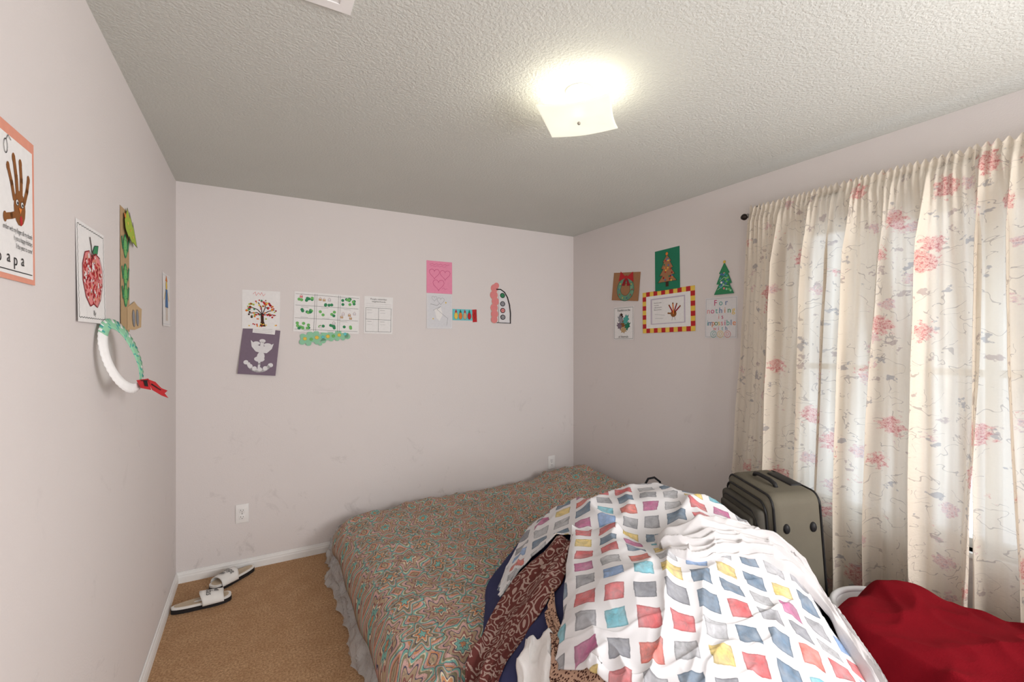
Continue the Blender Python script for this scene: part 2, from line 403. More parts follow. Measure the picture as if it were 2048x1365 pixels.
# L2 apple
k=Sk(.24,.278); k.rect(0,0,1,1,'white'); k.lay()
sc=[]
for i in range(24): sc.append((.04+.92*i/23,.955+.012*(i%2)))
for i in range(28): sc.append((.965-.015*(i%2),.95-.90*i/27))
for i in range(24): sc.append((.96-.92*i/23,.04+.012*(i%2)))
for i in range(28): sc.append((.035+.015*(i%2),.05+.90*i/27))
k.stroke(sc,.0014,'black')
ap=[(.5,.68),(.62,.74),(.78,.71),(.88,.58),(.87,.42),(.78,.26),(.65,.17),(.52,.20),(.40,.17),(.26,.26),(.17,.42),(.17,.58),(.26,.71),(.40,.74)]
k.poly(ap,'rose'); k.lay()
random.seed(3)
for i in range(260):
    a=random.random()*6.28; r=math.sqrt(random.random()); u_=.52+.33*r*math.cos(a); v_=.46+.26*r*math.sin(a)
    k.disc(u_,v_,random.uniform(.003,.0065),random.choice(['red','red','dred','white','salmon']),n=7)
k.lay(); k.stroke(ap,.003,'dred',True); k.stroke([(.5,.68),(.48,.80),(.44,.88)],.006,'trunk'); k.poly([(.52,.74),(.60,.82),(.74,.84),(.70,.75),(.60,.72)],'green'); k.stroke([(.52,.74),(.60,.82),(.74,.84),(.70,.75),(.60,.72)],.002,'black',True)
k.text('By',.55,.08,.02,'black')
k.build('apple_drawing','white sheet with a dabbed red paint apple','L',1.752,1.662,0,.02,yaw=.02)
# L3 brown strip
k=Sk(.13,.45); k.rect(0,0,1,1,'kraft'); k.lay(); k.poly([(.7,.02),(1.6,.02),(2.5,.05),(2.6,.22),(2.0,.24),(1.6,.27),(.7,.2)],'tan'); k.lay()
for (cv) in (.70,.46,.30):
    k.disc(.52,cv,.030,'green',.045); k.disc(.52,cv,.022,'lgreen',.036)
    k.stroke([(.25,cv-.02),(.15,cv+.05)],.016,'green'); k.stroke([(.78,cv-.02),(.9,cv+.06)],.016,'green')
k.lay()
for cv in (.70,.46,.30):
    for q in range(8): k.disc(.3+.06*q,cv+.05*math.sin(q*2),.0022,'black',n=6)
for j,(uu,vv) in enumerate([(1.45,.12),(1.95,.13)]):
    k.disc(uu,vv,.022,'grey',.034,rot=.3,out='black',ow=.0012); k.stroke([(uu-.1,vv-.06),(uu+.1,vv+.07)],.0014,'black')
k.build('cactus_collage','brown kraft paper strip with green cactus cutouts','L',2.155,1.73,0,.006)
k=Sk(.165,.115)
tr=[(.0,.45),(.18,1.0),(.38,.80),(.34,.98),(.62,.66),(.60,.82),(1.0,.18),(.62,.10),(.68,.0),(.36,.12),(.40,.0),(.08,.18)]
k.poly(tr,'lime'); k.lay(); k.stroke(tr,.003,'black',True); k.disc(.03,.6,.010,'orange'); 
for q in ((.25,.5),(.45,.4),(.65,.3)): k.disc(*q,.006,'yellow')
k.build('tree_cutout','lime green paper tree cutout with black outline','L',2.205,1.895,-.30,.04,off=.004,yaw=.05)
# L4 person sheet
k=Sk(.235,.28); k.rect(0,0,1,1,'white'); k.lay(); k.stroke([(.04,.04),(.96,.04),(.96,.96),(.04,.96)],.003,'lgrey',True)
k.disc(.5,.78,.024,'yellow',out='black'); k.poly([(.36,.86),(.64,.86),(.5,.98)],'orange'); k.poly([(.38,.70),(.62,.70),(.68,.36),(.32,.36)],'blue'); k.stroke([(.42,.36),(.42,.12)],.012,'tan');k.stroke([(.58,.36),(.58,.12)],.012,'tan')
k.stroke([(.38,.66),(.18,.5)],.009,'yellow');k.stroke([(.62,.66),(.82,.5)],.009,'yellow'); k.stroke([(.38,.70),(.62,.70),(.68,.36),(.32,.36)],.002,'black',True)
k.build('figure_drawing','white sheet with a child-drawn figure in blue','L',3.045,1.69,0,.01)

# paper plate wreath
wr=empty('paper_plate_wreath',(.062,1.86,1.425))
e1=Vector((.28,.96,0)).normalized(); e2=Vector((-.26,0.05,1)).normalized(); e3=e1.cross(e2).normalized()
V=[];Fc=[];mi=[]; NA=90
for i in range(NA):
    a=2*math.pi*i/NA; right=max(0,math.cos(a-.4))
    rin=.090-.040*right
    for j in range(4):
        r=rin+(.117-rin)*j/3
        p=e1*(r*math.cos(a)*.86)+e2*(r*math.sin(a)*1.05)+e3*(-.004*j+(.002 if i%2 else 0)*(j>1))
        V.append(p)
for i in range(NA):
    a=math.degrees(2*math.pi*i/NA)
    for j in range(3):
        q=(i+1)%NA; Fc.append((i*4+j,i*4+j+1,q*4+j+1,q*4+j))
        g_=(a>285 or a<140)
        mi.append(0 if not g_ else (2 if ((i*5+j*3)%7==0) else (0 if (j==2 and i%3==0) else 1)))
pr=mesh_obj('paper_plate_ring',V,Fc,[pm('white'),pm('mint'),pm('teal')],mi,parent=wr)
md=pr.modifiers.new('s','SOLIDIFY'); md.thickness=.0015
bv=[];bf=[];bm_=[]
for pts,mm in [([(.0,-.085),(.07,-.085),(.065,-.125),(.01,-.112)],0),([(.06,-.085),(.105,-.10),(.13,-.125),(.165,-.138),(.14,-.145),(.155,-.165),(.115,-.150),(.07,-.125)],0),([(.035,-.090),(.055,-.093),(.05,-.112),(.032,-.108)],1),([(.075,-.103),(.12,-.130),(.118,-.133),(.072,-.107)],1),([(.02,-.087),(.06,-.09),(.06,-.093),(.02,-.090)],1)]:
    b=len(bv); bv+=[e1*x+e2*y-e3*(-.006 if mm==0 else -.008)*1 for x,y in pts]; bf.append(tuple(range(b,b+len(pts)))); bm_.append(mm)
bow=mesh_obj('bow',bv,bf,[pm('red'),pm('black')],bm_,parent=wr,smooth=False); bow['label']='red paper bow with black outline'
tag(wr,'white paper plate wreath with green brush strokes and red bow','paper craft')

# B tree
k=Sk(.218,.25); k.rect(0,0,1,1,'white'); k.lay()
k.poly([(.46,.06),(.62,.06),(.57,.20),(.56,.40),(.48,.40),(.49,.20)],'trunk')
br=[[(.52,.38),(.40,.50),(.25,.55)],[(.52,.38),(.50,.55),(.42,.68)],[(.53,.38),(.60,.55),(.62,.70)],[(.53,.36),(.68,.46),(.84,.50)],[(.52,.36),(.38,.42),(.18,.40)],[(.55,.36),(.72,.38),(.88,.36)]]
for b in br: k.stroke(b,.005,'trunk')
k.lay(); random.seed(11)
for i in range(75):
    a=random.random()*6.28;r=math.sqrt(random.random()); k.disc(.52+.42*r*math.cos(a),.50+.26*r*math.sin(a),random.uniform(.004,.0075),random.choice(['red','red','orange','yellow','green','trunk','dred','lime']),n=9)
for i in range(14): k.disc(.12+random.random()*.8,.06+random.random()*.07,.0045,random.choice(['red','orange','yellow']),n=8)
k.stroke([(.28,.90),(.34,.96),(.36,.86),(.42,.94),(.47,.88),(.50,.95),(.55,.86),(.60,.92)],.002,'rose')
k.build('autumn_tree_drawing','white sheet with a finger-dotted autumn tree','B',.453,1.675,-.01,.01)
# purple
k=Sk(.215,.30); k.rect(0,0,1,1,'mauve'); k.lay(); k.rect(.26,.90,.86,1.03,'white'); k.lay()
for j in range(3):
    k.stroke([(.30+.04*i,1.0-.035*j+.006*(i%2)) for i in range(13)],.0011,'grey')
for pts in [[(.50,.72),(.60,.72),(.58,.42),(.50,.42)],[(.52,.62),(.36,.66),(.24,.74),(.28,.60),(.40,.50),(.52,.48)],[(.56,.62),(.72,.64),(.86,.70),(.82,.58),(.70,.48),(.56,.48)]]: k.poly(pts,'wt2')
for q in [(.55,.40,.022,.03),(.52,.34,.03,.018),(.40,.68,.02,.012),(.70,.66,.022,.012),(.55,.74,.018,.012)]: k.disc(q[0],q[1],q[2],'wt2',q[3])
k.stroke([(.52,.33),(.53,.24),(.53,.16)],.013,'wt2'); k.stroke(circ(.53,.30,.30,.21,12,math.pi*1.12,math.pi*1.88),.020,'wt2')
for a in (.18,.30,.42,.56,.70,.84): k.disc(a,.12+1.1*(a-.53)**2,.014,'wt2')
k.build('white_print_drawing','mauve paper with a white painted footprint bird','B',.442,1.400,-.10,.07)
# map
k=Sk(.427,.272); k.rect(0,0,1,1,'white'); k.lay()
for vv in (.06,.34,.66,.94): k.stroke([(.02,vv),(.98,vv)],.0016,'black')
for uu in (.30,.66): k.stroke([(uu,.03),(uu,.97)],.0016,'black'); k.stroke([(uu+.03,.03),(uu+.03,.97)],.0012,'black')
random.seed(2)
for (u0,u1,v0,v1,nn_) in [(.05,.27,.78,.86,7),(.68,.97,.72,.90,13),(.05,.27,.42,.56,9),(.36,.62,.40,.62,5),(.05,.28,.08,.26,10),(.36,.62,.12,.2,6),(.40,.60,.7,.72,4),(.70,.95,.12,.2,3)]:
    for i in range(nn_): k.disc(random.uniform(u0,u1),random.uniform(v0,v1),.0105,random.choice(['lgreen','green','green']),n=10)
k.lay()
for uu,vv in [(.38,.84),(.44,.83),(.52,.84),(.74,.50),(.84,.48),(.92,.52),(.72,.42),(.86,.40),(.40,.14),(.60,.25),(.10,.88)]:
    w=.02; k.rect(uu-w,vv-.03,uu+w,vv+.02,random.choice(['lgrey','tan','rose','wt2'])); k.stroke([(uu-w,vv-.03),(uu+w,vv-.03),(uu+w,vv+.02),(uu,vv+.055),(uu-w,vv+.02)],.0011,'dred',True)
for uu,vv in [(.10,.62),(.40,.62),(.75,.62),(.10,.36),(.42,.36),(.70,.30),(.15,.03),(.5,.03)]: k.stroke([(uu+.012*i,vv+.008*(i%2)) for i in range(10)],.001,'black')
k.build('neighborhood_map_drawing','white hand-drawn street map with green trees','B',.858,1.664,-.035,.015)
# scalloped cutout
k=Sk(.325,.12); random.seed(4)
k.poly([(.02,.20),(.30,.30),(.62,.42),(.97,.55),(.97,.90),(.60,.78),(.30,.72),(.02,.70)],'mint')
for (uu,vv,r) in [(.05,.30,.020),(.06,.62,.018),(.17,.22,.018),(.20,.72,.022),(.32,.78,.020),(.33,.28,.016),(.46,.36,.018),(.48,.84,.022),(.60,.82,.018),(.62,.46,.016),(.74,.50,.018),(.76,.88,.022),(.90,.90,.018),(.95,.62,.020),(.86,.50,.014),(.40,.18,.012)]:
    k.disc(uu,vv,r,'mint',n=12)
k.lay()
for (uu,vv,r,c_) in [(.10,.48,.012,'yellow'),(.22,.45,.011,'lgreen'),(.33,.55,.013,'yellow'),(.45,.58,.010,'cyan'),(.55,.62,.013,'yellow'),(.66,.64,.011,'lgreen'),(.78,.70,.012,'yellow'),(.90,.76,.011,'cyan')]: k.disc(uu,vv,r,c_,n=12,out='green',ow=.001)
k.build('dragon_cutout','mint green scalloped paper cutout with yellow dots','B',.843,1.488,.0,.04,off=.004)
# worksheet
k=Sk(.208,.272); k.rect(0,0,1,1,'white'); k.lay(); k.text('People remember',.5,.91,.0165,'black'); k.text('neighborhoods',.5,.845,.0165,'black')
for vv in (.80,.74): k.stroke([(.06,vv),(.94,vv)],.0008,'grey')
k.stroke([(.06,.05),(.94,.05),(.94,.69),(.06,.69)],.0018,'black',True); k.stroke([(.5,.05),(.5,.69)],.0018,'black'); k.stroke([(.06,.38),(.94,.38)],.0018,'black')
for uu,vv in [(.10,.63),(.55,.63),(.10,.32),(.55,.32)]:
    k.stroke([(uu+.02*i,vv+.006*(i%2)) for i in range(9)],.0012,'black'); k.stroke([(uu+.01+.025*i,vv-.08+.012*(i%2)) for i in range(8)],.0009,'grey')
k.build('worksheet','white printed worksheet with four boxes','B',1.208,1.660,-.02,.01)
# pink
k=Sk(.212,.253); k.rect(0,0,1,1,'pink'); k.lay()
for q in [(.30,.62,.20),(.72,.60,.20),(.46,.28,.22)]: k.stroke(heart(q[0],q[1],q[2],.85),.0025,'magenta',True)
k.stroke([(.12+.055*i,.90+.02*((i*7)%3-1)) for i in range(15)],.0018,'magenta'); k.stroke([(.15+.06*i,.84+.015*((i*5)%3-1)) for i in range(11)],.0014,'magenta')
k.stroke([(.60,.14),(.66,.18),(.72,.13),(.8,.16)],.0016,'magenta')
k.build('heart_drawing','pink sheet with three outlined hearts','B',1.681,1.971,0,.01)
k=Sk(.212,.275); k.rect(0,0,1,1,'lgrey'); k.lay(); k.stroke([(.02,.02),(.98,.02),(.98,.98),(.02,.98)],.003,'white',True)
k.stroke(heart(.55,.80,.14,.8),.0018,'grey',True); k.stroke(heart(.30,.86,.10,.8),.0016,'grey',True)
k.poly([(.30,.55),(.55,.62),(.62,.40),(.50,.22),(.38,.30)],'white'); k.stroke([(.25,.52),(.55,.64),(.40,.55),(.64,.40),(.82,.30),(.78,.10)],.0022,'grey'); k.stroke([(.15,.70),(.4,.66),(.5,.72)],.0016,'black')
k.disc(.75,.75,.006,'yellow'); k.disc(.25,.28,.005,'yellow')
k.build('sketch_sheet','pale grey glossy sheet with faint pencil sketch','B',1.681,1.705,0,.01)
k=Sk(.215,.108); k.rect(0,.12,1,.95,'cyan'); k.lay()
for i,c_ in enumerate(['yellow','orange','tan','red','salmon']):
    u_=.14+.18*i; k.disc(u_,.45,.016,c_,.028,out='black',ow=.0012); k.poly([(u_-.05,.70),(u_+.05,.70),(u_,.95)],'dgreen' if i%2 else 'red')
k.poly([(.82,.0),(1.0,.02),(.98,.98),(.80,.95)],'red'); k.lay(); k.stroke([(.86,.5),(.90,.75),(.94,.5),(.9,.25)],.0016,'black',True)
k.build('fruit_strip_craft','small cyan paper strip with colored fruit cutouts','B',1.898,1.678,0,.02)
# caterpillar arc
k=Sk(.20,.355)
for u_,v_,r in [(.20,.86,.034),(.17,.70,.036),(.24,.55,.034),(.18,.40,.034),(.20,.25,.034),(.18,.12,.03),(.30,.93,.024)]: k.disc(u_,v_,r,'rose',out='salmon',ow=.0016)
k.lay(); k.poly([(.40,.05)]+[(.40+.52*math.sin(t*math.pi/2/8),.05+.80*math.cos(t*math.pi/2/8)) for t in range(9)],'wt2')
arc=[(.30,.84),(.50,.84),(.68,.78),(.82,.66),(.92,.48),(.96,.28),(.95,.04)]
k.lay(); k.stroke(arc,.009,'black'); k.stroke([(.3,.05),(.95,.04)],.005,'black')
for v_,c_ in [(.70,'green'),(.50,'grey'),(.34,'rose'),(.18,'grey')]: k.disc(.58,v_,.024,'black',.022); k.lay(); k.disc(.58,v_,.018,c_,.016); k.lay(); k.stroke([(.52,v_),(.64,v_)],.0015,'black')
k.build('arch_cutout_craft','pink scalloped paper cutout with a black arched panel','B',2.227,1.785,0,.02)

# R wreath
k=Sk(.30,.225); k.rect(0,0,1,1,'card'); k.lay(); k.stroke(circ(.5,.40,.25,.32,20),.040,'mint'); k.lay(); k.stroke(circ(.5,.40,.32,.41,20),.0025,'black');k.stroke(circ(.5,.40,.18,.22,20),.0025,'black')
for i in range(10): a=i*.628; k.disc(.5+.25*math.cos(a),.40+.32*math.sin(a),.006,['red','yellow','blue'][i%3])
k.lay(); k.poly([(.5,.82),(.27,1.04),(.22,.68)],'red'); k.poly([(.5,.82),(.73,1.02),(.78,.66)],'red'); k.poly([(.47,.82),(.34,.54),(.46,.52),(.52,.78)],'dred'); k.poly([(.50,.82),(.56,.52),(.68,.54),(.54,.80)],'dred'); k.disc(.5,.83,.014,'red',out='black',ow=.001)
k.build('wreath_craft','brown card with a mint paper wreath and red bow','R',2.705,1.905,-.10,.02)
k=Sk(.228,.265); k.rect(0,0,1,1,'white'); k.lay(); k.stroke([(.04,.03),(.96,.03),(.96,.97),(.04,.97)],.002,'black',True)
k.text('Thankful are the',.5,.86,.026,'black',sx=.85); k.text('of Animals',.5,.06,.026,'black')
for q in [(.35,.62,.03,.045,'grey',.5),(.62,.60,.034,.05,'teal',-.5),(.5,.48,.035,.04,'brown',0),(.30,.42,.028,.04,'mauve',.9),(.68,.40,.028,.05,'dgreen',-.8),(.5,.30,.04,.03,'kraft',0),(.40,.72,.02,.03,'trunk',.3)]:
    pts=[]
    for i in range(14):
        a=2*math.pi*i/14; r=1 if i%2 else .62; x=q[2]*r*math.cos(a);y=q[3]*r*math.sin(a)
        pts.append((q[0]+(x*math.cos(q[5])-y*math.sin(q[5]))/k.w,q[1]+(x*math.sin(q[5])+y*math.cos(q[5]))/k.h))
    k.poly(pts,q[4]); k.stroke(pts,.001,'black',True)
k.build('leaf_collage_sheet','white bordered sheet with a leaf collage and lettering','R',2.73,1.613,0,.01)
def xtree(k,cu,b,t,w,fill,line,nb=3):
    L=[];R=[]
    for i in range(nb):
        y0=b+(t-b)*i/nb; y1=b+(t-b)*(i+1)/nb; w0=w*(1-.72*i/nb); w1=w0*.5
        R+=[(cu+w0,y0),(cu+w1,y1-.01)]; L+=[(cu-w0,y0),(cu-w1,y1-.01)]
    R[-1]=(cu,t); L=L[:-1]
    pts=R+L[::-1]; k.poly(pts,fill); k.stroke(pts,.0025,line,True); return pts
k=Sk(.225,.295); k.rect(0,0,1,1,'dgreen'); k.lay(); xtree(k,.5,.20,.86,.38,'card','black',4); k.rect(.44,.08,.56,.20,'trunk'); k.lay()
random.seed(9)
for i in range(26):
    v_=random.uniform(.22,.78); ww=.32*(1-(v_-.2)/.68); k.disc(.5+random.uniform(-ww,ww),v_,.007,random.choice(['red','yellow','dgreen','blue','orange','dred']),n=9)
k.disc(.5,.88,.012,'orange',out='black',ow=.001)
k.build('christmas_tree_card','green card with a decorated brown paper tree','R',2.287,1.985,.02,.01)
k=Sk(.475,.308); cells=13; rows=9
for i in range(cells):
    for j in range(rows):
        if i in(0,cells-1) or j in(0,rows-1): k.rect(i/cells,j/rows,(i+1)/cells,(j+1)/rows,'red' if (i+j)%2 else 'yellow')
k.rect(1/cells,1/rows,1-1/cells,1-1/rows,'white'); k.lay(); k.rect(.17,.20,.83,.82,'skin'); k.lay(); k.rect(.20,.22,.81,.79,'white'); k.lay()
for j,t_ in enumerate(['This isn\'t just a turkey','As you can see','I made it with my hand','Which is a part of me']): k.text(t_,.24,.70-.055*j,.010,'black','LEFT',sx=.8)
k.disc(.62,.42,.026,'brown',.024)
for tu,tv in [(.54,.62),(.61,.66),(.68,.64),(.74,.58),(.52,.44)]: k.stroke([(.62,.42),(tu,tv)],.010,random.choice(['brown','orange','dred'])); k.disc(tu,tv,.006,'brown')
k.stroke([(.60,.36),(.59,.27)],.002,'black');k.stroke([(.64,.36),(.65,.27)],.002,'black'); k.stroke([(.26,.44),(.45,.40)],.0012,'black'); k.stroke([(.26,.34),(.42,.33)],.0012,'black')
k.build('turkey_frame_craft','handprint turkey sheet framed by red and yellow squares','R',2.285,1.687,.02,.01)
k=Sk(.15,.225); pts=xtree(k,.5,.05,.93,.46,'green','dgreen',3); k.lay()
for i in range(22):
    v_=random.uniform(.10,.75); ww=.36*(1-(v_-.05)/.9); k.disc(.5+random.uniform(-ww,ww),v_,.0075,random.choice(['teal','mint','lgreen','white','blue','rose']),n=9)
k.stroke([(.2,.18),(.5,.30),(.72,.26)],.002,'white');k.stroke([(.3,.42),(.5,.52),(.65,.48)],.002,'white'); k.disc(.5,.95,.009,'yellow',out='dred',ow=.001)
k.build('christmas_tree_cutout','green paper tree cutout with dots and star','R',1.83,1.868,0,.03)
k=Sk(.228,.26); k.rect(0,0,1,1,'wt2'); k.lay(); k.stroke([(.03,.03),(.97,.03),(.97,.97),(.03,.97)],.0012,'grey',True)
cols=['orange','teal','rose','green','blue','magenta','yellow']
def ct(t,v,size,sp):
    n_=len(t); 
    for i,ch in enumerate(t):
        if ch!=' ': k.text(ch,.5+(i-(n_-1)/2)*sp,v,size,cols[(i*3+int(v*50))%7])
ct('For',.80,.052,.17); ct('nothing',.61,.052,.13); ct('is',.47,.042,.11); ct('impossible',.31,.050,.092); ct('with',.19,.036,.12)
for i,(ch,c_) in enumerate(zip('GOD',['teal','yellow','rose'])): k.disc(.28+.22*i,.095,.021,None,out=c_,ow=.003); k.text(ch,.28+.22*i,.06,.030,c_)
k.build('lettered_sheet','white sheet with colorful hand-lettered verse','R',1.856,1.619,-.01,.01)

# ------------------------------------------------------------------ bed
n=NT('ornate_comforter_fabric'); u=n.uv()
dn=n.vmath('SCALE',n.vmath('SUBTRACT',n.noise(u,6,2,color=True),(.5,.5,.5))); dn.node.inputs['Scale'].default_value=.03
p=n.vmath('ADD',u,dn)
def medal(p,size,stops,lobes,amp):
    q=n.vmath('SUBTRACT',n.vmath('FRACTION',n.vmath('DIVIDE',p,(size,size,1))),(.5,.5,0)); s=n.sep(q)
    r=n.math('SQRT',n.math('ADD',n.math('MULTIPLY',s[0],s[0]),n.math('MULTIPLY',s[1],s[1])))
    th=n.math('ARCTAN2',s[1],s[0]); c_=n.math('COSINE',n.math('MULTIPLY',th,lobes))
    rr=n.math('MULTIPLY',r,n.math('ADD',1.0,n.math('MULTIPLY',c_,amp)))
    return n.ramp(rr,stops,'CONSTANT'),rr
TE,OR,CR,NV,PK,TN,MR,OL=lin((122,182,170)),lin((202,140,98)),lin((220,206,178)),lin((66,70,98)),lin((208,168,160)),lin((182,158,130)),lin((150,96,90)),lin((138,132,104))
A,ra=medal(p,.25,[(0,OR),(.04,NV),(.05,TE),(.10,NV),(.11,CR),(.14,MR),(.17,TN),(.24,NV),(.255,PK),(.31,OL),(.35,CR),(.37,TE),(.41,NV),(.42,PK),(.47,OR),(.51,NV),(.525,TN),(.58,OL),(.62,PK)],8,.20)
p2=n.vmath('ADD',p,(.125,.125,0))
B,rb=medal(p2,.25,[(0,TE),(.05,NV),(.06,OR),(.10,CR),(.12,NV),(.135,OL),(.18,PK),(.21,TE),(.235,NV),(.25,TN),(.29,CR)],6,.30)
cc=n.mix(n.math('LESS_THAN',rb,.27),A,B)
v3=n.vor(u,46,.9); fine=n.ramp(n.sep(v3.outputs['Color'])[0],[(0,TE),(.18,PK),(.40,OR),(.50,CR),(.66,MR),(.76,TN),(.88,NV)],'CONSTANT')
cc=n.mix(n.math('MULTIPLY',n.math('LESS_THAN',v3.outputs['Distance'],.22),.8),cc,fine)
nn1=n.noise(u,36,2,.5,1.2); sw=n.math('LESS_THAN',n.math('ABSOLUTE',n.math('SUBTRACT',nn1,.5)),.014)
cc=n.mix(n.math('MULTIPLY',sw,.55),cc,lin((80,74,92)))
n.base(n.mix(.10,cc,lin((165,145,134))),.9,.1); n.bump(n.noise(u,60,3),.2,.004); m_comf=n.m
n=NT('clear_plastic_wrap'); n.base(lin((232,234,234)),.2,.6); n.b.inputs['Alpha'].default_value=.55; n.bump(n.noise(n.obj(),16,5,.65,1.4),.9,.03); m_wrap=n.m
m_matt=flat('mattress_ticking',(222,218,212),.8,.05)
matt=empty('mattress',(1.9,2.4,0))
mo=rbox('mattress_body',.945-1.9,2.90-1.9,1.60-2.4,3.25-2.4,.02,.225,m_matt,.05,4,matt)
loop=[(2.3,1.54),(1.6,1.52),(1.0,1.52),(.93,1.56),(.905,1.7),(.90,2.1),(.90,2.6),(.895,3.0),(.90,3.2),(.95,3.28),(1.2,3.29),(1.7,3.30),(2.4,3.32)]
def cr(pts,t):
    n_=len(pts)-1; x=min(max(t,0),1)*n_; i=min(int(x),n_-1); f=x-i
    P=[np.array(pts[max(0,min(n_,j))],float) for j in (i-1,i,i+1,i+2)]
    if i-1<0: P[0]=2*P[1]-P[2]
    if i+2>n_: P[3]=2*P[2]-P[1]
    return .5*((2*P[1])+(-P[0]+P[2])*f+(2*P[0]-5*P[1]+4*P[2]-P[3])*f*f+(-P[0]+3*P[1]-3*P[2]+P[3])*f**3)
V=[];Fc=[]
NU,NV=420,22
for i in range(NU+1):
    q=cr(loop,i/NU); q2=cr(loop,min(1,i/NU+.002)) if i<NU else q+(q-cr(loop,.998)); t=q2-q; l=np.hypot(*t)+1e-9; o2=np.array([-t[1],t[0]])/l
    if np.dot(o2,np.array([1.9,2.4])-q)>0: o2=-o2
    for j in range(NV+1):
        s=j/NV; z=.21*(1-s)+.006
        bul=.018*math.sin(s*math.pi)+.11*s*s*(.6+.9*nz(i*.04,3))+.034*nz(i*.07,s*3)*s+.026*rdg(i*.09,s*3.0,2,2)*min(1,3*s)
        V.append((q[0]+o2[0]*bul,min(q[1]+o2[1]*bul,3.37),max(.004,z+.02*nz(i*.15,s*3,5)*s)))
for i in range(NU):
    for j in range(NV): a=i*(NV+1)+j; Fc.append((a,a+1,a+NV+2,a+NV+1))
wrp=mesh_obj('plastic_wrap',[Vector(v)-Vector((1.9,2.4,0)) for v in V],Fc,m_wrap,parent=matt); wrp['label']='crinkled translucent plastic cover around the mattress'
tag(matt,'low mattress on the carpet wrapped in crinkled plastic','mattress')
def sst(a,b,x): 
    t=min(1,max(0,(x-a)/(b-a))); return t*t*(3-2*t)
NX,NY=260,230; V=[];UV=[];Fc=[]
for j in range(NY+1):
    tj=.5-.5*math.cos(math.pi*j/NY); tj=.6*tj+.4*j/NY
    for i in range(NX+1):
        ti=.5-.5*math.cos(math.pi*i/NX); ti=.6*ti+.4*i/NX
        yb=3.25+.07*min(1,ti*3)
        y=1.43+(yb-1.43)*tj; xl=.845+.030*nz(y*2.4,1)+.02*sst(3.0,3.25,y); x=xl+(2.915-xl)*ti
        def ed(d,w): 
            e=min(1,max(0,d/w)); return math.sqrt(max(0,1-(1-e)**2))
        f=ed(x-xl,.19)*ed(yb-y,.12)*ed(2.925-x,.05)*ed(y-1.425,.12)
        hem=.125+.05*nz(x*3,y*3)
        top=.300+.020*nz(x*3.1,y*3.1,4)+.012*nz(x*7,y*7,2)+.020*(rdg(x*4+y*1.5,y*3-x,7,3)-.25)+.008*rdg(x*9,y*9+x*3,3,3)
        top+=.085*sst(2.30,2.62,x)*sst(2.12,2.35,y)*(1-.45*sst(3.05,3.3,y))
        top-=.03*sst(1.8,1.45,y) if y<1.8 else 0
        z=hem+(top-hem)*f
        V.append((x,y,z)); UV.append((x,y+(.11*(1-f))))
w=NX+1
for j in range(NY):
    for i in range(NX):
        cx,cy=V[j*w+i][0],V[j*w+i][1]
        if cx>2.36 and cy<1.68: continue
        Fc.append((j*w+i,j*w+i+1,(j+1)*w+i+1,(j+1)*w+i))
cf=mesh_obj('comforter',V,Fc,m_comf,uvs=UV,loc=(1.9,2.4,.2))
md=cf.modifiers.new('s','SOLIDIFY'); md.thickness=.022; md.offset=-1
tag(cf,'multicolored medallion-patterned comforter spread over the floor mattress','comforter')

# ------------------------------------------------------------------ laundry pile
P=[(2.028,1.696,.695),(2.167,1.664,.695),(1.86,1.84,.64),(2.33,1.36,.66),(2.32,1.158,.60),(2.40,1.05,.49),(2.33,.844,.33),(1.69,.994,.595),(1.407,1.156,.56),(1.60,1.542,.61),(1.40,.93,.48),(1.267,1.241,.41),(1.8,1.35,.645),(2.05,1.1,.615),(1.9,.8,.48),
(1.44,1.81,.39),(1.2,1.585,.32),(1.5,2.15,.31),(1.9,2.28,.31),(2.4,2.05,.31),(2.55,1.7,.33),(2.65,1.2,.2),(2.6,.85,.05),(2.4,.5,.03),(1.9,.38,.03),(1.35,.45,.03),(1.0,.8,.03),(.95,1.2,.1),(1.0,1.6,.28)]
P=np.array(P)
def U(r):
    r=np.maximum(r,1e-9); return r*r*np.log(r)
nP=len(P); K=U(np.linalg.norm(P[:,None,:2]-P[None,:,:2],axis=2))+np.eye(nP)*1e-3
Q=np.c_[np.ones(nP),P[:,:2]]; Mx=np.block([[K,Q],[Q.T,np.zeros((3,3))]]); wts=np.linalg.solve(Mx,np.r_[P[:,2],0,0,0])
def H(x,y):
    r=np.hypot(P[:,0]-x,P[:,1]-y); return float(U(r)@wts[:nP]+wts[nP]+wts[nP+1]*x+wts[nP+2]*y)
def Hw(x,y):
    return H(x,y)+.034*nz(x*3.2,y*3.2,1)+.012*nz(x*7+y*2,y*7,3)+.022*(rdg(x*3-y*1.5,y*3+x*1,9,3)-.3)+.003*rdg(x*9+y*3,y*9-x*2,4,3)
def surf(grid,u_,v_):
    rows=[cr(r,u_) for r in grid]
    return cr(rows,v_)
def drape(name,grid,off,nu,nv,mat,rot=0,wr=None,thick=.004,label='',cat='',edge=0):
    V=[];UV=[];Fc=[]
    ca,sa=math.cos(rot),math.sin(rot); 
    for j in range(nv+1):
        for i in range(nu+1):
            u_,v_=i/nu,j/nv; x,y=surf(grid,u_,v_)
            x+=.010*nz(v_*9,u_*9,off*100); y+=.010*nz(v_*9,u_*9,off*100+5)
            z=Hw(x,y)+off+(wr(u_,v_,x,y) if wr else 0)
            e=min(u_,v_,1-u_,1-v_)
            if edge: z-=edge*max(0,1-e/.05)**2
            z=max(z,.012); V.append((x,y,z)); UV.append((x*ca+y*sa,-x*sa+y*ca+H(x,y)*.45))
    w=nu+1
    for j in range(nv):
        for i in range(nu): Fc.append((j*w+i,j*w+i+1,(j+1)*w+i+1,(j+1)*w+i))
    A_=np.array(V); o=mesh_obj(name,V,Fc,mat,uvs=UV,loc=tuple(A_.mean(0)))
    md=o.modifiers.new('s','SOLIDIFY'); md.thickness=thick; md.offset=1
    if label: tag(o,label,cat)
    return o
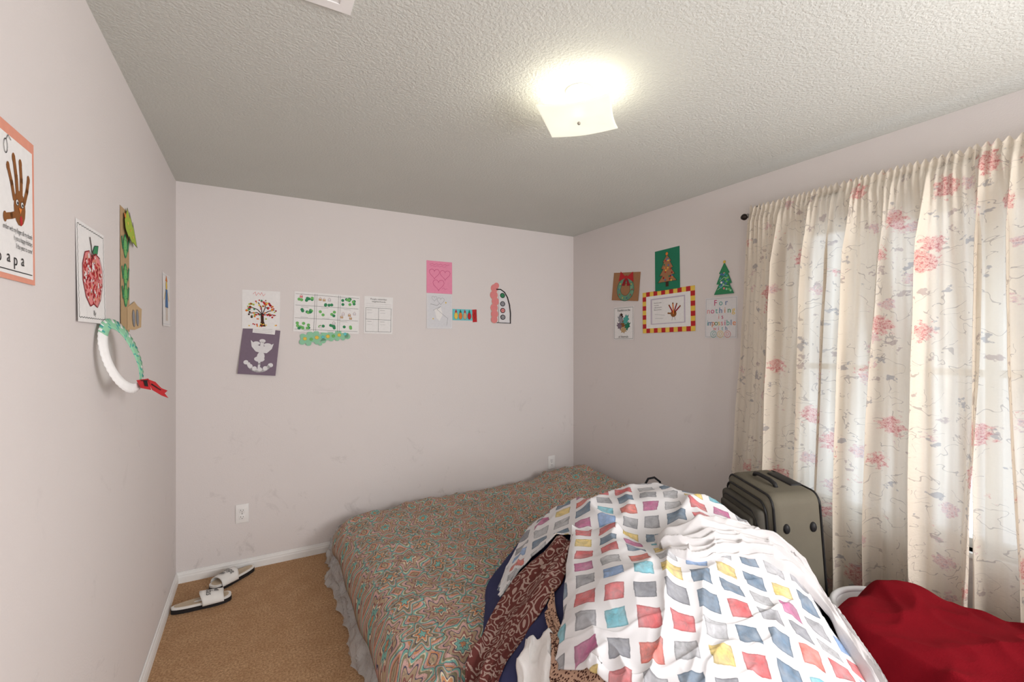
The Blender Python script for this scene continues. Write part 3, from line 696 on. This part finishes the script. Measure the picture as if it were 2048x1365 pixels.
n=NT('navy_cotton'); o=n.obj(); n.base(n.mix(n.noise(o,6,3),lin((44,46,78)),lin((70,72,108))),.85,.15); n.bump(n.noise(o,240,2),.2,.002); m_navy=n.m
bd=[(1.12,1.42),(1.2,1.62),(1.4,1.95),(1.7,2.12),(2.05,2.15),(2.33,1.88),(2.39,1.5),(2.40,1.15),(2.44,.85),(2.28,.56),(1.9,.44),(1.4,.50),(1.10,.78),(1.06,1.15),(1.12,1.42)]
V=[];Fc=[];NA,NR=150,60;c0=np.array((1.8,1.25))
for a in range(NA):
    b=cr(bd,a/NA)
    for r in range(NR+1):
        s=r/NR; q=c0+(b-c0)*s; x,y=q
        V.append((x,y,max(.010,Hw(x,y)-.004-.02*(s>.985))))
for a in range(NA):
    for r in range(NR): c_=(a+1)%NA; Fc.append((a*(NR+1)+r,c_*(NR+1)+r,c_*(NR+1)+r+1,a*(NR+1)+r+1))
nb=mesh_obj('bedspread',V,Fc,m_navy,loc=(1.8,1.25,.1)); tag(nb,'rumpled navy blue bedspread heaped under the laundry','bedspread')

n=NT('watercolor_square_sheet'); u=n.uv()
dn=n.vmath('SCALE',n.vmath('SUBTRACT',n.noise(u,5,1,color=True),(.5,.5,.5))); dn.node.inputs['Scale'].default_value=.035
pu=n.vmath('DIVIDE',n.vmath('ADD',u,dn),(.099,.088,1))
s=n.sep(pu); coli=n.math('FLOOR',s[0]); 
sy=n.math('ADD',s[1],n.math('MULTIPLY',n.math('MODULO',n.math('MULTIPLY',coli,.37),1.0),.15))
fx_=n.math('SUBTRACT',n.math('FRACT',s[0]),.5); fy_=n.math('SUBTRACT',n.math('FRACT',sy),.5)
idv=n.comb(coli,n.math('FLOOR',sy))
wn=n.node('ShaderNodeTexWhiteNoise',noise_dimensions='2D'); n.put(wn.inputs[0],idv)
wn2=n.node('ShaderNodeTexWhiteNoise',noise_dimensions='2D'); n.put(wn2.inputs[0],n.vmath('ADD',idv,(7.3,2.1,0)))
ro=n.math('MULTIPLY',n.math('SUBTRACT',wn2.outputs[0],.5),.2)
rx=n.math('SUBTRACT',fx_,n.math('MULTIPLY',fy_,ro)); ry=n.math('ADD',fy_,n.math('MULTIPLY',fx_,ro))
nw=n.math('MULTIPLY',n.math('SUBTRACT',n.noise(u,40,2),.5),.08)
dd=n.math('ADD',n.math('MAXIMUM',n.math('ABSOLUTE',rx),n.math('MULTIPLY',n.math('ABSOLUTE',ry),1.05)),nw)
mask=n.ramp(dd,[(0,(1,1,1,1)),(.335,(1,1,1,1)),(.35,(0,0,0,1))])
pal=n.ramp(wn.outputs[0],[(0,lin((210,58,62))),(.12,lin((150,150,156))),(.26,lin((66,104,134))),(.36,lin((96,186,204))),(.46,lin((186,66,132))),(.55,lin((232,200,96))),(.63,lin((178,178,182))),(.76,lin((116,158,212))),(.84,lin((224,90,66))),(.91,lin((116,118,128)))],'CONSTANT')
wat=n.ramp(n.noise(u,30,4,.65,1.0),[(.3,(.5,.5,.5,1)),(.7,(1.25,1.25,1.25,1))])
palw=n.mix(n.math('MULTIPLY',n.noise(u,24,3),.48),n.mix(1.0,pal,wat,'MULTIPLY'),lin((235,235,238)))
ring=n.ramp(dd,[(.28,(1,1,1,1)),(.33,(.7,.7,.7,1))])
palw=n.mix(1.0,palw,ring,'MULTIPLY')
n.base(n.mix(mask,lin((230,228,230)),palw),.85,.15); n.bump(n.noise(u,300,2),.1,.001); m_sheet=n.m
g_back=[[(1.31,1.67),(1.49,1.72),(1.61,1.60),(1.66,1.44),(1.72,1.24),(1.88,1.10),(2.09,1.04),(2.24,.99)],
 [(1.33,1.72),(1.52,1.84),(1.68,1.82),(1.80,1.72),(1.92,1.55),(2.08,1.35),(2.22,1.18),(2.32,1.06)],
 [(1.36,1.78),(1.55,1.98),(1.72,2.05),(1.92,2.04),(2.15,1.93),(2.33,1.62),(2.38,1.33),(2.37,1.14)]]
g_front=[[(1.64,1.62),(1.73,1.49),(1.80,1.32),(1.92,1.16),(2.13,1.07),(2.33,1.00)],
 [(1.47,1.43),(1.50,1.27),(1.59,1.12),(1.73,1.03),(1.98,.95),(2.27,.93)],
 [(1.34,1.28),(1.39,1.11),(1.49,1.01),(1.62,.93),(1.83,.86),(2.20,.86)],
 [(1.28,1.22),(1.34,1.05),(1.42,.95),(1.53,.88),(1.72,.795),(2.20,.76)],
 [(1.255,1.18),(1.31,1.02),(1.375,.915),(1.46,.83),(1.63,.70),(2.12,.62)]]
sheet=empty('bedsheet',(1.85,1.3,.3)); 
s1=drape('sheet_fold',g_back,.018,170,80,m_sheet,math.radians(-38),lambda u_,v_,x,y:.008*math.sin(u_*16+3*v_)*(v_>.2)+.016*rdg(u_*7,v_*1.8,2,3))
s2=drape('sheet_top_fold',g_front,.042,190,170,m_sheet,math.radians(-38),lambda u_,v_,x,y:.012*nz(u_*6,v_*1.6,4)+.022*rdg(u_*4+v_*.5,v_*1.1,8,5)+.008*rdg(u_*2,v_*4+u_*2,3,5),edge=.012)
for s_ in (s1,s2):
    s_.parent=sheet; s_.location=s_.location-sheet.location
tag(sheet,'white bedsheet printed with watercolor squares draped over the laundry','bedsheet')

n=NT('brown_paisley_fabric'); u=n.uv()
v=n.vor(u,30,.8); d=v.outputs['Distance']
rr=n.math('SINE',n.math('ADD',n.math('MULTIPLY',d,24.0),n.math('MULTIPLY',n.noise(u,60,3),6.0)))
ln=n.math('GREATER_THAN',rr,.45)
n.base(n.mix(n.math('MULTIPLY',ln,.62),lin((104,56,52)),lin((200,178,166))),.85,.15); m_pais=n.m
drape('shawl',[[(1.60,1.64),(1.60,1.54)],[(1.49,1.66),(1.46,1.43)],[(1.31,1.66),(1.36,1.40)],[(1.17,1.56),(1.27,1.42)],[(1.06,1.46),(1.14,1.36)],[(1.00,1.30),(1.07,1.22)]],.010,60,120,m_pais,.6,
 lambda u_,v_,x,y:.014*math.sin(u_*10+v_*3)+.022*rdg(u_*2.5,v_*3,5,3),label='dark brown paisley shawl folded beside the bedsheet',cat='shawl')
n=NT('leopard_print_fabric'); u=n.uv()
d=n.vor(u,150,.9).outputs['Distance']; sp=n.ramp(n.math('ADD',d,n.math('MULTIPLY',n.noise(u,180,2),.25)),[(0,(.35,.35,.35,1)),(.28,(1,1,1,1)),(.5,(1,1,1,1)),(.55,(0,0,0,1))])
n.base(n.mix(sp,lin((190,154,132)),lin((78,46,40))),.85,.15); m_leo=n.m
drape('leopard_scarf',[[(1.40,1.42),(1.33,1.27),(1.38,1.08),(1.44,.97),(1.53,.88),(1.68,.76)],[(1.355,1.385),(1.29,1.245),(1.255,1.175),(1.305,1.010),(1.37,.90),(1.455,.815)],[(1.33,1.37),(1.275,1.23),(1.232,1.162),(1.287,.995),(1.352,.886),(1.44,.80)]],.024,130,24,m_leo,0,label='leopard print scarf edge showing under the bedsheet',cat='scarf')
m_knit=flat('white_knit_cloth',(236,232,230),.9,.05,20,.4,120)
drape('sweater',[[(1.25,1.37),(1.33,1.27)],[(1.18,1.31),(1.27,1.16)],[(1.08,1.16),(1.18,1.0)],[(1.02,1.0),(1.13,.88)]],.014,40,60,m_knit,0,lambda u_,v_,x,y:.012*math.sin(u_*12+v_*2)+.012*rdg(u_*3,v_*4,2),label='crumpled white knit sweater in the pile',cat='sweater')
n=NT('striped_jersey'); u=n.uv(); sx=n.sep(u)[1]; st=n.math('FRACT',n.math('MULTIPLY',sx,11.0))
n.base(n.ramp(st,[(0,lin((235,230,230))),(.42,lin((200,45,60))),(.52,lin((235,230,230))),(.66,lin((120,115,125))),(.72,lin((235,230,230))),(.86,lin((215,90,95)))],'CONSTANT'),.9,.1); m_str=n.m
drape('striped_shirt',[[(1.31,1.22),(1.36,1.08),(1.44,.99),(1.54,.90)],[(1.23,1.11),(1.28,.98),(1.35,.88),(1.43,.80)],[(1.14,.96),(1.21,.86),(1.29,.77),(1.37,.71)]],.020,60,50,m_str,-.75,lambda u_,v_,x,y:.006*math.sin(v_*15+u_*4),label='white shirt with red and grey stripes in the pile',cat='shirt')
drape('t_shirt',[[(2.35,1.13),(2.40,1.08)],[(2.32,1.0),(2.41,.97)],[(2.28,.86),(2.38,.80)],[(2.22,.70),(2.31,.64)]],.030,40,70,flat('white_jersey',(232,232,238),.9,.03,15,.2,150),0,lambda u_,v_,x,y:.012*math.sin(u_*9+v_*3),label='white t-shirt spilling down the side of the pile',cat='t-shirt')
m_shirt=flat('white_cotton',(214,210,210),.9,.05,15,.15,200)
drape('long_sleeve_shirt',[[(1.82,1.31),(1.96,1.23),(2.15,1.17),(2.27,1.10),(2.35,.98),(2.32,.83),(2.24,.62)],
 [(1.77,1.24),(1.87,1.16),(2.05,1.11),(2.18,1.05),(2.28,.95),(2.26,.82),(2.18,.65)],
 [(1.72,1.17),(1.78,1.09),(1.94,1.06),(2.10,1.00),(2.21,.91),(2.19,.80),(2.12,.68)]],.058,210,100,m_shirt,0,
 lambda u_,v_,x,y:.016*math.sin(v_*math.pi)+.009*math.sin(v_*22+4*math.sin(u_*5))+.022*rdg(u_*1.8+v_*.6,v_*4.2+u_*1.5,3,4)+.010*rdg(u_*8,v_*3,5,4),label='crumpled white long-sleeve shirt lying across the bedsheet',cat='shirt',edge=.03)

m_blk=flat('black_nylon',(32,32,36),.7,.1,20,.3,150)
bag=empty('handbag',(2.63,2.08,.345))
bo=rbox('bag_body',-.12,.12,-.09,.09,.0,.11,m_blk,.035,4,bag)
tube('handle',[(-.05,0,.10),(-.055,0,.20),(-.03,0,.245),(.01,0,.253),(.045,0,.225),(.055,0,.16),(.05,0,.10)],.007,m_blk,bag)
bag.rotation_euler=(0,0,-.5)
tag(bag,'small black nylon bag with arched handle on the bed','bag')

# ------------------------------------------------------------------ suitcase
m_case=flat('olive_nylon',(112,106,92),.75,.06,12,.35,400)
m_case2=flat('dark_olive_nylon',(84,80,72),.75,.06,12,.35,400)
m_rub=flat('black_rubber',(38,37,38),.5,.05)
sc_=empty('suitcase',(2.470,1.172,0),math.atan2(-.484,.875)); sc_.rotation_euler=(0,math.radians(-4.5),math.atan2(-.484,.875))
rbox('body',0,.255,0,.415,.045,.775,m_case,.055,7,sc_)
rbox('front_pocket',-.040,.012,.03,.385,.10,.70,m_case2,.022,4,sc_)
p2=rbox('upper_pocket',-.062,-.034,.06,.355,.38,.66,m_case2,.014,3,sc_)
for nm,x,y0,y1,z0,z1 in [('piping',-.002,.028,.387,.085,.735),('zipper',-.036,.045,.37,.115,.685)]:
    r=.05; pts=[]
    for cx_,cz,a0 in [(y1-r,z1-r,0),(y0+r,z1-r,90),(y0+r,z0+r,180),(y1-r,z0+r,270)]:
        for q in range(6): a=math.radians(a0+90*q/5); pts.append((x,cx_+r*math.cos(a),cz+r*math.sin(a)))
    tube(nm,pts,.005,m_rub,sc_,8,True)
for x in (.022,.233):
    pts=[]
    for cx_,cz,a0 in [(.415-.06,.775-.06,0),(.06,.775-.06,90),(.06,.105,180),(.355,.105,270)]:
        for q in range(6): a=math.radians(a0+90*q/5); pts.append((x,cx_+.052*math.cos(a),cz+.052*math.sin(a)))
    tube('piping',pts,.0055,m_rub,sc_,8,True)
tube('top_handle',[(.10,.11,.77),(.10,.12,.788),(.10,.16,.796),(.10,.25,.796),(.10,.29,.788),(.10,.30,.77)],.010,m_rub,sc_)
rbox('handle_housing',.17,.225,.11,.31,.768,.782,m_rub,.006,2,sc_)
for x in (.07,.19):
    f=lathe('side_stud',[(.001,.012),(.012,.011),(.017,.006),(.019,0)],m_rub,18,sc_,(x,.001,.625)); f.rotation_euler=(math.pi/2,0,0); f.scale=(.8,1.25,1)
lg=rbox('logo_patch',-.067,-.060,.17,.245,.50,.535,m_brk,.003,2,sc_)
for y in (.07,.345):
    for x in (.05,.21):
        wl=tube('wheel',[(x,y-.012,.024),(x,y+.012,.024)],.024,m_rub,sc_,16)
tag(sc_,'upright olive fabric suitcase with black trim beside the curtain','suitcase')

# ------------------------------------------------------------------ laundry basket and red blanket
m_bask=flat('white_basket_plastic',(232,232,234),.4,.02)
bk=empty('laundry_basket',(2.60,.815,0))
lathe('basket_body',[(.001,.005),(.15,.005),(.16,.01),(.185,.385),(.180,.385),(.155,.015),(.001,.012)],m_bask,48,bk)
tube('rim',[(.193*math.cos(2*math.pi*i/48),.193*math.sin(2*math.pi*i/48),.390) for i in range(48)],.013,m_bask,bk,10,True)
tag(bk,'round white plastic laundry basket under the red blanket','laundry basket')
n=NT('red_fleece'); o=n.obj(); n.base(n.mix(n.noise(o,6,5,.6),lin((96,10,20)),lin((134,20,31))),.95,.05)
n.b.inputs['Sheen Weight'].default_value=.08; n.b.inputs['Sheen Tint'].default_value=lin((200,70,70)); n.bump(n.noise(o,150,4,.75),.6,.006); m_red=n.m
V=[];Fc=[];NA,NR=260,100; cx0,cy0,hx,hy,HH=2.50,.36,.40,.80,.455
for a in range(NA):
    th=2*math.pi*a/NA; c_,s_=math.cos(th),math.sin(th); R=1/((abs(c_)/hx)**3.6+(abs(s_)/hy)**3.6)**(1/3.6)
    for r in range(NR+1):
        s=r/NR; fold=nz(c_*2.6,s_*2.6,3)*.7+nz(c_*6,s_*6,8)*.5
        rad=R*s*(1+.07*fold*s*s); x=cx0+c_*rad;y=cy0+s_*rad
        z=HH*(1-sst(.62,1.0,s)*(.96))+.018*nz(x*3,y*3,6)+.022*(rdg(x*3+y,y*3-x,2,2)-.4)+.010*(rdg(x*6-y*2,y*5+x,12,3)-.2)+.09*fold*sst(.4,.85,s)*(1-s)*2
        z+=.02*math.exp(-((x-2.66)/.22)**2-((y-.76)/.30)**2)+.045*math.exp(-((x-2.62)/.28)**2-((y-.32)/.32)**2)
        y=min(y,1.19-.553*(x-2.44)-.03)
        V.append((min(x,2.865),y,max(.008,z)))
for a in range(NA):
    for r in range(NR): q=(a+1)%NA; Fc.append((a*(NR+1)+r,q*(NR+1)+r,q*(NR+1)+r+1,a*(NR+1)+r+1))
rb_=mesh_obj('blanket',V,Fc,m_red,loc=(cx0,cy0,.01)); tag(rb_,'dark red fleece blanket heaped over a basket beside the curtain','blanket')

# ------------------------------------------------------------------ slides
m_foam=flat('white_foam',(235,233,229),.6,.03); m_ins=flat('worn_insole',(200,182,158),.8,.12,25); m_sole=flat('black_sole',(36,34,36),.6)
def slide(x,y,rz,label,w=.105,L=.28):
    o=empty('slide_sandal',(x,y,0),rz)
    def outl(sc=1.0):
        pts=[]
        for i in range(40):
            a=2*math.pi*i/40; lx=math.cos(a)*L/2; wd=w/2*(1.0+.10*math.cos(a)); 
            ly=math.copysign(abs(math.sin(a))**.75,math.sin(a))*wd*(.86+.14*math.cos(a)-.10*math.exp(-((lx+.01)/.05)**2))
            pts.append((lx*sc,ly*sc))
        return pts
    def slab(nm,z0,z1,sc,mat,dish=0):
        p=outl(sc); n_=len(p); V=[(a,b,z0) for a,b in p]+[(a,b,z1) for a,b in p]+[(a*.9,b*.9,z1+.001) for a,b in p]+[(0,0,z1-dish)]
        F_=[(i,(i+1)%n_,n_+(i+1)%n_,n_+i) for i in range(n_)]+[(n_+i,n_+(i+1)%n_,2*n_+(i+1)%n_,2*n_+i) for i in range(n_)]+[(2*n_+i,2*n_+(i+1)%n_,3*n_) for i in range(n_)]
        return mesh_obj(nm,V,F_,mat,parent=o,smooth=False)
    slab('outsole',.001,.023,1.0,m_sole); slab('midsole',.0231,.034,.985,m_foam); slab('insole',.0342,.036,.90,m_ins,.003)
    V=[];F_=[];ns=22;nx_=8
    for i in range(nx_+1):
        xx=-.005+.105*i/nx_; hw=w/2*1.0; hh_=.056-.014*i/nx_
        for j in range(ns+1):
            a=math.pi*j/ns; V.append((xx+.008*math.cos(2*a)*(1 if i in(0,) else .3),math.cos(a)*hw*1.02,.022+hh_*math.sin(a)**.8))
    for i in range(nx_):
        for j in range(ns): q=i*(ns+1)+j; F_.append((q,q+1,q+ns+2,q+ns+1))
    st=mesh_obj('strap',V,F_,m_foam,parent=o); md=st.modifiers.new('s','SOLIDIFY'); md.thickness=.004; md.offset=0
    k=Sk(1,1); k.text('adidas',.5,.5,.044,'black')
    for q in range(3): k.raw([(-.014+.012*q,.036),(-.007+.012*q,.036),(-.002+.012*q,.050+.004*q),(-.009+.012*q,.050+.004*q)],'black')
    def wrap(px_,py_):
        a=math.pi/2-px_/(w/2)*0.95; xx=.036+py_; hh_=.056-.014*(xx+.005)/.105
        return (xx,math.cos(a)*(w/2*1.02+.004),.0245+(hh_+.004)*max(0,math.sin(a))**.8)
    V=[wrap(-a*.74,b-.016) for a,b,_ in k.V]
    mesh_obj('lettering',V,k.F,m_sole,parent=st,smooth=False)
    tag(o,label,'slide sandal',group='pair of slide sandals')
slide(.162,3.035,.06,'white slide sandal with black lettering lying on the carpet')
slide(.300,3.265,math.pi+.66,'white slide sandal with worn tan footbed near the baseboard')

# ------------------------------------------------------------------ lights, world, camera
w=bpy.data.worlds.new('World'); scene.world=w; w.use_nodes=True
bg=w.node_tree.nodes['Background']; sk=w.node_tree.nodes.new('ShaderNodeTexSky'); sk.sky_type='HOSEK_WILKIE'; sk.turbidity=3
mxn=w.node_tree.nodes.new('ShaderNodeMix'); mxn.data_type='RGBA'; mxn.inputs[0].default_value=.75; w.node_tree.links.new(sk.outputs[0],mxn.inputs[6]); mxn.inputs[7].default_value=(.84,.92,1,1)
w.node_tree.links.new(mxn.outputs[2],bg.inputs[0]); bg.inputs[1].default_value=1.1
def area(name,loc_,rot,sx,sy,en,col):
    l=bpy.data.lights.new(name,'AREA'); l.shape='RECTANGLE'; l.size=sx; l.size_y=sy; l.energy=en; l.color=col
    o=bpy.data.objects.new(name,l); o.location=loc_; o.rotation_euler=rot; COL.objects.link(o); return o
area('window_daylight',(W_+.2,.65,1.36),(0,math.pi/2,0),1.5,1.6,11.5,(.78,.89,1.0))
area('front_fill',((FX0+FX1)/2+.16,D0-.26,1.48),(math.pi/2,0,math.radians(38)),1.25,1.2,66,(1.0,.982,.975))  # added fill lamp behind the camera, brightens the left and back walls
area('doorway_fill',(.57,D0-.2,1.35),(math.pi/2,0,0),.9,1.6,10,(1,.97,.95))  # added soft fill through the unseen doorway, not a known hall lamp
F_=907.0
cam=bpy.data.cameras.new('camera'); cam.sensor_width=36; cam.lens=36*F_/2048; cam.clip_start=.02
co=bpy.data.objects.new('camera',cam); COL.objects.link(co); co.location=(.422,0,1.47); co.rotation_euler=(math.pi/2,0,-math.atan2(.4917,.8707)); scene.camera=co
